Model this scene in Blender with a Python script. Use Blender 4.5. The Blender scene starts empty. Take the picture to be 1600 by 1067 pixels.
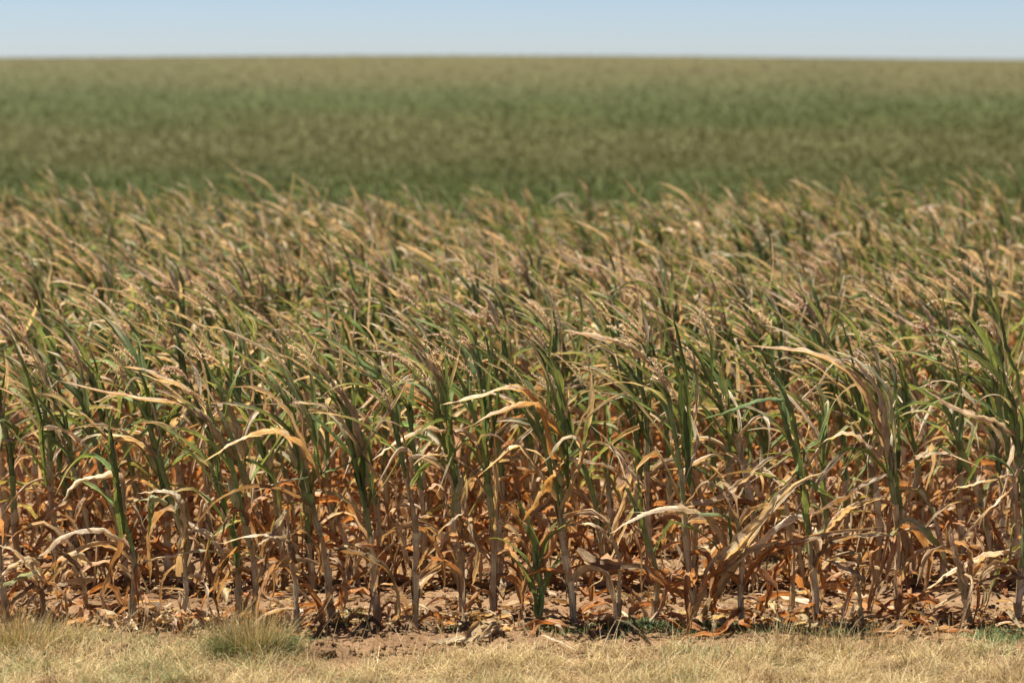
import bpy, math, random
import numpy as np
from mathutils import noise as mn, Vector

# ------------------------------------------------------------------ camera, sky, sun
sc = bpy.context.scene
H = 2.57                      # camera height
FPX = 3500.0                  # focal length in photo pixels (1600 wide)
PITCH = math.atan(443.0 / FPX)
cd = bpy.data.cameras.new('camera'); cam = bpy.data.objects.new('camera', cd)
sc.collection.objects.link(cam); sc.camera = cam
cam.location = (0, 0, H)
cam.rotation_euler = (math.pi / 2 - PITCH, 0, 0)
cd.sensor_width = 36; cd.lens = FPX / 1600 * 36
cd.clip_start = 0.1; cd.clip_end = 5000
cd.dof.use_dof = True; cd.dof.focus_distance = 10.45; cd.dof.aperture_fstop = 1.8

SUN_EL, SUN_AZ = math.radians(70), math.radians(-72)      # azimuth from +Y towards +X
w = bpy.data.worlds.new("World"); sc.world = w; w.use_nodes = True
nt = w.node_tree; bg = nt.nodes['Background']
sky = nt.nodes.new('ShaderNodeTexSky'); sky.sky_type = 'NISHITA'; sky.sun_disc = False
sky.sun_elevation = SUN_EL; sky.sun_rotation = SUN_AZ
sky.air_density = 0.65; sky.dust_density = 0.2; sky.ozone_density = 2.5; sky.altitude = 300
tm = nt.nodes.new('ShaderNodeMix'); tm.data_type = 'RGBA'; tm.blend_type = 'MULTIPLY'; tm.inputs[0].default_value = 1
tm.inputs[7].default_value = (0.93, 0.94, 1.05, 1)
nt.links.new(sky.outputs[0], tm.inputs[6]); nt.links.new(tm.outputs[2], bg.inputs[0]); bg.inputs[1].default_value = 0.043
sl = bpy.data.lights.new('sun', 'SUN'); sl.energy = 5.0; sl.angle = math.radians(0.5); sl.color = (1.0, 0.96, 0.88)
so = bpy.data.objects.new('sun', sl); sc.collection.objects.link(so)
sdir = Vector((math.cos(SUN_EL) * math.sin(SUN_AZ), math.cos(SUN_EL) * math.cos(SUN_AZ), math.sin(SUN_EL)))
so.rotation_euler = sdir.to_track_quat('Z', 'Y').to_euler()
sc.view_settings.view_transform = 'Standard'; sc.view_settings.look = 'None'
sc.view_settings.gamma = 1; sc.view_settings.exposure = 1.34
sc.cycles.max_bounces = 8; sc.cycles.transmission_bounces = 4; sc.cycles.diffuse_bounces = 5

# ------------------------------------------------------------------ helpers
R = random.Random(7)
NR = np.random.default_rng(11)
sp, cp = math.sin(PITCH), math.cos(PITCH)

def at(x, y, Y):
    """world point at depth Y seen at photo pixel x, y"""
    u = (x - 800) / FPX; v = (533.5 - y) / FPX
    d = np.array([u, cp + v * sp, -sp + v * cp])
    return np.array([0, 0, H]) + d * (Y / d[1])

def ground_at(x, y, z=0.0):
    u = (x - 800) / FPX; v = (533.5 - y) / FPX
    d = np.array([u, cp + v * sp, -sp + v * cp])
    return np.array([0, 0, H]) + d * ((z - H) / d[2])

def link(o, parent=None):
    sc.collection.objects.link(o)
    if parent is not None: o.parent = parent
    return o

def build_mesh(name, V, F, mat, col=None, uv=None, smooth=True):
    V = np.asarray(V, dtype=np.float32); F = np.asarray(F, dtype=np.int32)
    me = bpy.data.meshes.new(name)
    k = F.shape[1]
    me.vertices.add(len(V)); me.vertices.foreach_set('co', V.ravel())
    me.loops.add(F.size); me.loops.foreach_set('vertex_index', F.ravel())
    me.polygons.add(len(F)); me.polygons.foreach_set('loop_start', np.arange(0, F.size, k, dtype=np.int32))
    me.polygons.foreach_set('loop_total', np.full(len(F), k, dtype=np.int32))
    if smooth: me.polygons.foreach_set('use_smooth', np.ones(len(F), dtype=bool))
    if uv is not None:
        ul = me.uv_layers.new(name='UVMap')
        ul.data.foreach_set('uv', np.asarray(uv, dtype=np.float32)[F.ravel()].ravel())
    if col is not None:
        ca = me.color_attributes.new('tint', 'FLOAT_COLOR', 'POINT')
        c4 = np.ones((len(V), 4), dtype=np.float32); c4[:, :3] = col
        ca.data.foreach_set('color', c4.ravel())
    me.materials.append(mat)
    me.update(calc_edges=True); me.validate()
    return me

def obj(name, geo, mat, parent=None, smooth=True):
    V, F, C, U = geo
    return link(bpy.data.objects.new(name, build_mesh(name, V, F, mat, C, U, smooth)), parent)

def join(geos):
    Vs, Fs, Cs, Us = [], [], [], []; n = 0
    for V, F, C, U in geos:
        Vs.append(V); Fs.append(np.asarray(F) + n); Cs.append(C); Us.append(U); n += len(V)
    return np.concatenate(Vs), np.concatenate(Fs), np.concatenate(Cs), np.concatenate(Us)

def empty(name, loc):
    e = bpy.data.objects.new(name, None); e.empty_display_size = 0.05; e.location = loc
    return link(e)

def tag(o, label=None, cat=None, group=None, kind=None):
    if label: o['label'] = label
    if cat: o['category'] = cat
    if group: o['group'] = group
    if kind: o['kind'] = kind
    return o

# ------------------------------------------------------------------ materials
def ramp(nt, els, fac=None):
    r = nt.nodes.new('ShaderNodeValToRGB'); e = r.color_ramp.elements
    while len(e) < len(els): e.new(0.5)
    for el, (p, c) in zip(e, els):
        el.position = p; el.color = (c[0], c[1], c[2], 1) if not isinstance(c, float) else (c, c, c, 1)
    if fac is not None: nt.links.new(fac, r.inputs[0])
    return r

def noise_node(nt, vec, scale, detail=4, rough=0.6):
    n = nt.nodes.new('ShaderNodeTexNoise'); n.inputs['Scale'].default_value = scale
    n.inputs['Detail'].default_value = detail; n.inputs['Roughness'].default_value = rough
    if vec is not None: nt.links.new(vec, n.inputs['Vector'])
    return n

def mapping(nt, src, scale):
    m = nt.nodes.new('ShaderNodeMapping'); m.inputs['Scale'].default_value = scale
    nt.links.new(src, m.inputs['Vector']); return m.outputs[0]

def mul(nt, a, b, fac=1.0, mode='MULTIPLY'):
    m = nt.nodes.new('ShaderNodeMix'); m.data_type = 'RGBA'; m.blend_type = mode
    m.inputs[0].default_value = fac
    nt.links.new(a, m.inputs[6])
    if hasattr(b, 'links'): nt.links.new(b, m.inputs[7])
    else: m.inputs[7].default_value = (*b, 1)
    return m.outputs[2]

def leaf_material(name, transl=0.35, rough=0.45, streaks=True, spec=0.35, boost=(1.25, 0.98, 0.62)):
    m = bpy.data.materials.new(name); m.use_nodes = True; nt = m.node_tree; nt.nodes.clear()
    out = nt.nodes.new('ShaderNodeOutputMaterial')
    at_ = nt.nodes.new('ShaderNodeAttribute'); at_.attribute_name = 'tint'
    col = at_.outputs['Color']
    p = nt.nodes.new('ShaderNodeBsdfPrincipled')
    if streaks:
        uv = nt.nodes.new('ShaderNodeUVMap').outputs[0]
        s1 = noise_node(nt, mapping(nt, uv, (24, 0.5, 1)), 1.0, 3)
        r1 = ramp(nt, [(0.3, 0.50), (0.5, 0.95), (0.7, 1.35)], s1.outputs['Fac'])
        col = mul(nt, col, r1.outputs[0])
        tc = nt.nodes.new('ShaderNodeTexCoord').outputs['Object']
        s2 = noise_node(nt, tc, 16, 4)
        r2 = ramp(nt, [(0.32, (0.70, 0.64, 0.56)), (0.5, (1, 1, 1)), (0.7, (1.12, 1.12, 1.12))], s2.outputs['Fac'])
        col = mul(nt, col, r2.outputs[0])
        s3 = noise_node(nt, tc, 110, 2)
        r3 = ramp(nt, [(0.30, (0.45, 0.30, 0.20)), (0.40, (1, 1, 1))], s3.outputs['Fac'])
        col = mul(nt, col, r3.outputs[0], 0.7)
        bm_ = nt.nodes.new('ShaderNodeBump'); bm_.inputs['Strength'].default_value = 0.8; bm_.inputs['Distance'].default_value = 0.006
        nt.links.new(s1.outputs['Fac'], bm_.inputs['Height']); nt.links.new(bm_.outputs[0], p.inputs['Normal'])
    nt.links.new(col, p.inputs['Base Color'])
    p.inputs['Roughness'].default_value = rough
    p.inputs['Specular IOR Level'].default_value = spec
    t = nt.nodes.new('ShaderNodeBsdfTranslucent')
    nt.links.new(mul(nt, col, boost), t.inputs['Color'])
    mx = nt.nodes.new('ShaderNodeMixShader'); mx.inputs[0].default_value = transl
    nt.links.new(p.outputs[0], mx.inputs[1]); nt.links.new(t.outputs[0], mx.inputs[2])
    nt.links.new(mx.outputs[0], out.inputs[0])
    return m

M_leaf = leaf_material('corn_leaf', 0.40, 0.5, True, 0.3)
M_stalk = leaf_material('corn_stalk', 0.06, 0.6, True, 0.25)
M_tassel = leaf_material('corn_tassel', 0.25, 0.7, False, 0.2)
M_grass = leaf_material('grass_blade', 0.3, 0.6, False, 0.25, (1.1, 1.0, 0.7))
M_far = leaf_material('far_crop', 0.25, 0.8, False, 0.1, (1.0, 1.0, 0.6))

def soil_material():
    m = bpy.data.materials.new('soil'); m.use_nodes = True; nt = m.node_tree
    p = nt.nodes['Principled BSDF']; p.inputs['Roughness'].default_value = 0.95; p.inputs['Specular IOR Level'].default_value = 0.15
    tc = nt.nodes.new('ShaderNodeTexCoord').outputs['Object']
    a = noise_node(nt, tc, 3.0, 6); b = noise_node(nt, tc, 60, 5, 0.7)
    r1 = ramp(nt, [(0.3, (0.14, 0.077, 0.038)), (0.55, (0.235, 0.138, 0.070)), (0.75, (0.31, 0.205, 0.11))], a.outputs['Fac'])
    r2 = ramp(nt, [(0.3, 0.5), (0.5, 1.0), (0.7, 1.3)], b.outputs['Fac'])
    c = mul(nt, r1.outputs[0], r2.outputs[0])
    # far field colours: bands across the slope
    g = nt.nodes.new('ShaderNodeAttribute'); g.attribute_name = 'tint'
    s = nt.nodes.new('ShaderNodeSeparateXYZ'); nt.links.new(tc, s.inputs[0])
    mr = nt.nodes.new('ShaderNodeMapRange'); mr.inputs[1].default_value = 25; mr.inputs[2].default_value = 29
    nt.links.new(s.outputs['Y'], mr.inputs[0])
    f1 = noise_node(nt, mapping(nt, tc, (0.10, 0.22, 1)), 4.0, 6, 0.65)
    fr = ramp(nt, [(0.3, 0.8), (0.5, 1.0), (0.7, 1.15)], f1.outputs['Fac'])
    fc = mul(nt, g.outputs['Color'], fr.outputs[0])
    mx = nt.nodes.new('ShaderNodeMix'); mx.data_type = 'RGBA'
    nt.links.new(mr.outputs[0], mx.inputs[0]); nt.links.new(c, mx.inputs[6]); nt.links.new(fc, mx.inputs[7])
    nt.links.new(mx.outputs[2], p.inputs['Base Color'])
    bu = nt.nodes.new('ShaderNodeBump'); bu.inputs['Strength'].default_value = 0.9; bu.inputs['Distance'].default_value = 0.02
    nt.links.new(b.outputs['Fac'], bu.inputs['Height']); nt.links.new(bu.outputs[0], p.inputs['Normal'])
    return m
M_soil = soil_material()

# ------------------------------------------------------------------ ground
def sm(a, b, x):
    t = np.clip((x - a) / (b - a), 0, 1); return t * t * (3 - 2 * t)

def hill(x, y):
    """large terrain: level under the maize, then a long rise to the crest"""
    t = sm(34, 300, y)
    crest = 2.62 + 0.22 * np.cos((x + 8) / 30.0) - 0.18 * sm(10, 70, x)
    z = t * crest
    z = z - 30 * np.clip((y - 300) / 1500.0, 0, 1) ** 1.2      # falls away behind the crest
    return z

def fbm(x, y, s, o=4):
    return mn.fractal(Vector((x * s, y * s, 3.7)), 1.0, 2.0, o)

def micro(x, y):
    if y > 16 or y < 7 or abs(x) > 4.5: return 0.0
    z = 0.022 * fbm(x, y, 5) + 0.012 * mn.noise(Vector((x * 26, y * 26, 1))) + 0.006 * mn.noise(Vector((x * 60, y * 60, 5)))
    for (cx, cy, r, h) in MOUNDS:
        d = math.hypot(x - cx, y - cy) / r
        if d < 1: z += h * (1 - d * d) ** 2 * (1 + 0.8 * mn.noise(Vector((x * 30, y * 30, 9))))
    return z

MOUNDS = []
for (px, py, r, h) in [(512, 1022, 0.16, 0.05), (570, 990, 0.10, 0.045), (1000, 985, .2, .02), (1180, 990, .25, .02), (760, 985, .2, .02), (620, 1000, .3, .03)]:
    g = ground_at(px, py); MOUNDS.append((g[0], g[1], r, h))

BANDS = [  # photo y, colour of the crop there
    (88, (0.094, 0.083, 0.033)), (94, (0.090, 0.078, 0.031)), (112, (0.085, 0.076, 0.030)), (130, (0.080, 0.075, 0.028)), (148, (0.063, 0.070, 0.023)),
    (172, (0.065, 0.074, 0.023)), (192, (0.076, 0.078, 0.026)), (215, (0.096, 0.090, 0.035)), (245, (0.097, 0.090, 0.035)), (268, (0.084, 0.088, 0.032)), (300, (0.076, 0.090, 0.029)), (400, (0.072, 0.086, 0.027))]
def band_colour(x, y, z, rnd=0):
    ang = (H - z) / y
    v = (math.tan(PITCH - math.atan(ang)) if True else 0)
    py = 533.5 - FPX * v
    ppx = x / y
    py = py + 24 * mn.noise(Vector((ppx * 9, py * 0.02, 2))) + 14 * mn.noise(Vector((ppx * 26, py * 0.05, 7))) - 10 * ppx * 4 + rnd
    ys = [b[0] for b in BANDS]
    return np.array([np.interp(py, ys, [b[1][k] for b in BANDS]) for k in range(3)])

xs = np.unique(np.concatenate([np.arange(-3.4, 3.41, 0.022), np.arange(-8, 8, .4), np.linspace(-30, 30, 41), np.sign(np.linspace(-1, 1, 41)) * np.linspace(-1, 1, 41) ** 2 * 900]))
ys = np.unique(np.concatenate([np.arange(8.4, 12.6, 0.022), np.arange(12.6, 30, .25), [-40, -5, 3, 6, 7.5, 8], np.linspace(30, 320, 110), np.geomspace(320, 3000, 16)]))
X, Y = np.meshgrid(xs, ys)
Z = hill(X, Y)
Vg = np.stack([X.ravel(), Y.ravel(), Z.ravel()], 1)
Cg = np.tile(np.array([0.08, 0.09, 0.04]), (len(Vg), 1))
for i in range(len(Vg)):
    x, y = Vg[i, 0], Vg[i, 1]
    if 8.3 < y < 12.7 and abs(x) < 3.45: Vg[i, 2] += micro(x, y)
    elif y > 22 and abs(x) < 130: Cg[i] = band_colour(x, y, Vg[i, 2])
nx, ny = len(xs), len(ys)
ii = np.arange(nx * ny).reshape(ny, nx)
Fg = np.stack([ii[:-1, :-1].ravel(), ii[:-1, 1:].ravel(), ii[1:, 1:].ravel(), ii[1:, :-1].ravel()], 1)
g_obj = link(bpy.data.objects.new('ground', build_mesh('ground', Vg, Fg, M_soil, Cg, None)))
tag(g_obj, kind='structure', label='reddish brown crumbly soil of the field running up to the horizon')

def gz(x, y):
    return float(hill(np.float64(x), np.float64(y))) + micro(x, y)

# ------------------------------------------------------------------ colours (linear albedo)
TAN = np.array([0.56, 0.435, 0.25]); STRAW = np.array([0.74, 0.64, 0.45]); RUST = np.array([0.45, 0.205, 0.072])
BROWN = np.array([0.27, 0.175, 0.085]); OCHRE = np.array([0.50, 0.30, 0.10]); PINK = np.array([0.66, 0.51, 0.32])
GREEN = np.array([0.225, 0.310, 0.095]); DGREEN = np.array([0.115, 0.180, 0.054]); YGREEN = np.array([0.30, 0.37, 0.09]); BGREEN = np.array([0.18, 0.26, 0.12])
PALE = np.array([0.46, 0.49, 0.28])
def mixc(a, b, t): return a * (1 - t) + b * t
def vary(c, r, a=0.15): return c * np.array([1 + r.uniform(-a, a)] * 3) * np.array([1, 1 + r.uniform(-a, a) * .3, 1 + r.uniform(-a, a) * .4])

# ------------------------------------------------------------------ leaves
S5 = np.array([-1, -.7, -.35, 0, .35, .7, 1.0]); NQ = 7
def ribbon(P, side0, W, fold, twist, r, ca, cb, split=0.6, ruffle=0.12, edge=None, seg_w=None, pleat=1.0):
    """leaf surface along the spine P: folded cross section, twist, ruffled margins"""
    n = len(P)
    T = np.gradient(P, axis=0); T /= np.linalg.norm(T, axis=1)[:, None] + 1e-9
    t = np.linspace(0, 1, n)
    s = side0 - T[0] * side0.dot(T[0]); s /= np.linalg.norm(s) + 1e-9
    wid = W * np.minimum(1, 0.62 + t / .18 * .38) * np.clip(1 - t ** 2.4, 0, 1) ** 0.85 + 0.0008 if seg_w is None else seg_w
    ph = r.uniform(0, 6.28); ph2 = r.uniform(0, 6.28); fq = r.uniform(9, 17); fv = r.uniform(2, 5)
    V = np.zeros((n, NQ, 3)); C = np.zeros((n, NQ, 3)); U = np.zeros((n, NQ, 2))
    pl = [r.gauss(0, 1) for _ in range(NQ)]; crk = min(1.0, max(0.0, (ca[0] - ca[1] + .03) * 7))
    L = np.sum(np.linalg.norm(np.diff(P, axis=0), axis=1)); u0 = r.uniform(0, 40)
    for i in range(n):
        s = s - T[i] * s.dot(T[i]); s /= np.linalg.norm(s) + 1e-9
        nn = np.cross(T[i], s)
        a = twist * t[i] ** 1.2 + 0.25 * math.sin(fv * t[i] * 3 + ph2)
        sd = s * math.cos(a) + nn * math.sin(a); nr = np.cross(T[i], sd)
        f = fold * (0.8 + 0.35 * math.sin(fv * t[i] * 2.3 + ph)); f = min(max(f, 0.02), 1.45)
        hw = wid[i] / 2
        for j in range(NQ):
            q = S5[j]
            off = sd * (q * hw * math.cos(f)) + nr * (abs(q) * hw * math.sin(f))
            off = off + nr * (ruffle * hw * abs(q) ** 2 * math.sin(fq * t[i] * 2 + (0 if q < 0 else 2.1) + ph) * 2)
            off = off + nr * (hw * pleat * (pl[j] * .22 + r.gauss(0, .16)) * (.35 + crk))
            V[i, j] = P[i] + off
            U[i, j] = (u0 + (q + 1) / 2, t[i] * L / max(W, .01))
            k = min(1, max(0, (t[i] - split) / .25 + 0.5 + 0.35 * math.sin(7 * t[i] + j + ph)))
            c = mixc(ca, cb, k)
            c = c * (1.18 if j == 3 else (.86 if j in (2, 4) else 1.0))
            if edge is not None and abs(q) > .8: c = mixc(c, edge, .55)
            C[i, j] = c
    idx = np.arange(n * NQ).reshape(n, NQ)
    F = np.stack([idx[:-1, :-1].ravel(), idx[:-1, 1:].ravel(), idx[1:, 1:].ravel(), idx[1:, :-1].ravel()], 1)
    return V.reshape(-1, 3), F, C.reshape(-1, 3), U.reshape(-1, 2)

def spine(p0, az, el, L, droop, wind, r, n=15, jit=0.05, kink=None, floor=0.006):
    d = np.array([math.cos(az) * math.cos(el), math.sin(az) * math.cos(el), math.sin(el)])
    P = [np.array(p0, float)]; ds = L / (n - 1)
    for i in range(1, n):
        t = i / (n - 1)
        horiz = math.hypot(d[0], d[1])
        d = d + np.array([0, 0, -1]) * droop * (0.25 + horiz) * (0.35 + t) * 2.2 / n
        d = d + np.array([-1, 0.10, 0.02]) * wind * (0.2 + t * 1.3) / n
        d = d + np.array([r.gauss(0, jit), r.gauss(0, jit), r.gauss(0, jit)])
        if kink and i == kink[0]:
            d = d + np.array([0, 0, -1]) * kink[1] + np.array([r.gauss(0, .3), r.gauss(0, .3), 0])
        elif jit > .045 and r.random() < .16:
            d = d + np.array([r.gauss(0, .32), r.gauss(0, .32), r.gauss(0, .28)])
        d /= np.linalg.norm(d)
        q = P[-1] + d * ds
        if q[2] < floor:
            q[2] = floor + r.uniform(0, .012); d[2] = abs(d[2]) * .1; d /= np.linalg.norm(d) + 1e-9
        P.append(q)
    return np.array(P)

def gen_leaf(p0, az, el, L, W, droop, wind, fold, twist, r, ca, cb, split=.6, jit=.05, kink=None, n=15, ruffle=.12, edge=None):
    P = spine(p0, az, el, L, droop, wind, r, n, jit, kink)
    side0 = np.array([-math.sin(az), math.cos(az), 0.0])
    return ribbon(P, side0, W, fold, twist, r, ca, cb, split, ruffle, edge)

def catmull(pts, n):
    pts = np.array(pts, float); k = len(pts)
    ext = np.vstack([2 * pts[0] - pts[1], pts, 2 * pts[-1] - pts[-2]])
    out = []
    for u in np.linspace(0, k - 1 - 1e-6, n):
        i = int(u); f = u - i
        a, b, c, d = ext[i], ext[i + 1], ext[i + 2], ext[i + 3]
        out.append(0.5 * ((2 * b) + (-a + c) * f + (2 * a - 5 * b + 4 * c - d) * f * f + (-a + 3 * b - 3 * c + d) * f ** 3))
    return np.array(out)

# ------------------------------------------------------------------ stalk
def tube(P, rad, cols, r, sides=8, ell=0.85, v_scale=12):
    n = len(P); T = np.gradient(P, axis=0); T /= np.linalg.norm(T, axis=1)[:, None] + 1e-9
    V = []; C = []; U = []
    ref = np.array([0.3, 1.0, 0.0])
    dist = 0
    for i in range(n):
        if i: dist += np.linalg.norm(P[i] - P[i - 1])
        a = np.cross(T[i], ref); a /= np.linalg.norm(a); b = np.cross(T[i], a)
        for j in range(sides):
            th = 2 * math.pi * j / sides
            V.append(P[i] + rad[i] * (a * math.cos(th) + b * math.sin(th) * ell)); C.append(cols[i])
            U.append((j / sides * 1.6 if j <= sides / 2 else (sides - j) / sides * 1.6, dist * v_scale))
    F = []
    for i in range(n - 1):
        for j in range(sides):
            k = (j + 1) % sides
            F.append((i * sides + j, i * sides + k, (i + 1) * sides + k, (i + 1) * sides + j))
    return np.array(V), np.array(F), np.array(C), np.array(U)

def sheath(P0, P1, r0, r1, th0, arc, ca, cb, r, flare=1.35):
    """dry or green leaf sheath wrapped round the stalk between two nodes"""
    n, m = 7, 9; ax = P1 - P0; L = np.linalg.norm(ax); ax = ax / L
    a = np.cross(ax, [0.3, 1, 0]); a /= np.linalg.norm(a); b = np.cross(ax, a)
    V = []; C = []; U = []; u0 = r.uniform(0, 30); ph = r.uniform(0, 6)
    for i in range(n):
        t = i / (n - 1)
        for j in range(m):
            q = j / (m - 1); th = th0 + (q - .5) * arc * (1 - 0.25 * t)
            rr = (r0 * (1 - t) + r1 * t) * (1 + (flare - 1) * t ** 2 * (0.5 + abs(q - .5)) + 0.07 * math.sin(q * 13 + ph))
            top = 0.16 * L * math.sin(q * math.pi) * t - 0.05 * L * t * math.sin(q * 9 + ph)
            V.append(P0 + ax * (L * t + top) + rr * (a * math.cos(th) + b * math.sin(th)))
            C.append(mixc(ca, cb, t)); U.append((u0 + q * 1.5, t * L * 12))
    idx = np.arange(n * m).reshape(n, m)
    F = np.stack([idx[:-1, :-1].ravel(), idx[:-1, 1:].ravel(), idx[1:, 1:].ravel(), idx[1:, :-1].ravel()], 1)
    return np.array(V), F, np.array(C), np.array(U)

def gen_tassel(p0, d0, L, nb, r, lod=1, wind=1.0, curl=0.0):
    geos = []; base_c = vary(PINK, r, .15)
    def branch(p, d, L, k):
        n = 9; P = [np.array(p, float)]; d = np.array(d, float)
        for i in range(1, n):
            d = d + np.array([-1, .1, -0.25 - curl]) * wind * (.3 + i / n) * .10 + np.array([r.gauss(0, .07), r.gauss(0, .07), r.gauss(0, .05)])
            d /= np.linalg.norm(d); P.append(P[-1] + d * L / (n - 1))
        P = np.array(P)
        geos.append(tube(P, np.linspace(.0030, .0014, n), [base_c * .9] * n, r, 4, 1))
        m = max(6, int(L / (0.0055 if lod == 1 else 0.011)))
        V = []; F = []; C = []; T = np.gradient(P, axis=0)
        for q in range(m):
            u = (0.12 + .86 * q / m) * (n - 1); i = min(int(u), n - 2); f = u - i
            c = P[i] * (1 - f) + P[i + 1] * f; tt = T[i] / np.linalg.norm(T[i])
            for w_ in range(2 if lod == 1 else 1):
                o = np.array([r.gauss(0, 1), r.gauss(0, 1), r.gauss(0, 1)]); o -= tt * o.dot(tt); o /= np.linalg.norm(o) + 1e-9
                sdv = np.cross(tt, o); ln = r.uniform(.007, .011) * (1 if lod == 1 else 1.5); wd = ln * r.uniform(.25, .42)
                dd = tt * .8 + o * .75
                b0 = len(V); a0 = c + o * .002
                V += [a0, a0 + dd * ln * .5 + sdv * wd, a0 + dd * ln, a0 + dd * ln * .5 - sdv * wd]
                F.append((b0, b0 + 1, b0 + 2, b0 + 3)); cc = base_c * r.uniform(.65, 1.35); C += [cc] * 4
        geos.append((np.array(V), np.array(F), np.array(C), np.zeros((len(V), 2))))
    d0 = np.array(d0, float); d0 /= np.linalg.norm(d0)
    branch(p0, d0, L, 0)
    for k in range(nb):
        t = r.uniform(0.02, .4); th = r.uniform(0, 6.28); spd = r.uniform(.12, .38)
        d = d0 + spd * np.array([math.cos(th), math.sin(th), 0.0])
        branch(np.array(p0) + d0 * L * t * .6, d / np.linalg.norm(d), L * r.uniform(.4, .75), k)
    return join(geos)

def gen_ear(p, d, L, r, c):
    d = np.array(d, float); d /= np.linalg.norm(d)
    n = 9; P = np.array([p + d * L * i / (n - 1) for i in range(n)])
    rad = np.array([.5, .85, 1, 1.02, .95, .8, .55, .3, .1]) * L * .125
    g = [tube(P, rad, [mixc(c, TAN, i / n * .6) for i in range(n)], r, 10, 1)]
    for k in range(3):
        th = r.uniform(0, 6.28)
        g.append(gen_leaf(P[3] + np.array([math.cos(th), math.sin(th), 0]) * rad[3], math.atan2(d[1], d[0]) + r.uniform(-.5, .5), math.asin(d[2]), L * .8, .02, .6, .6, .5, .5, r, c, TAN, n=8))
    return join(g)

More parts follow.
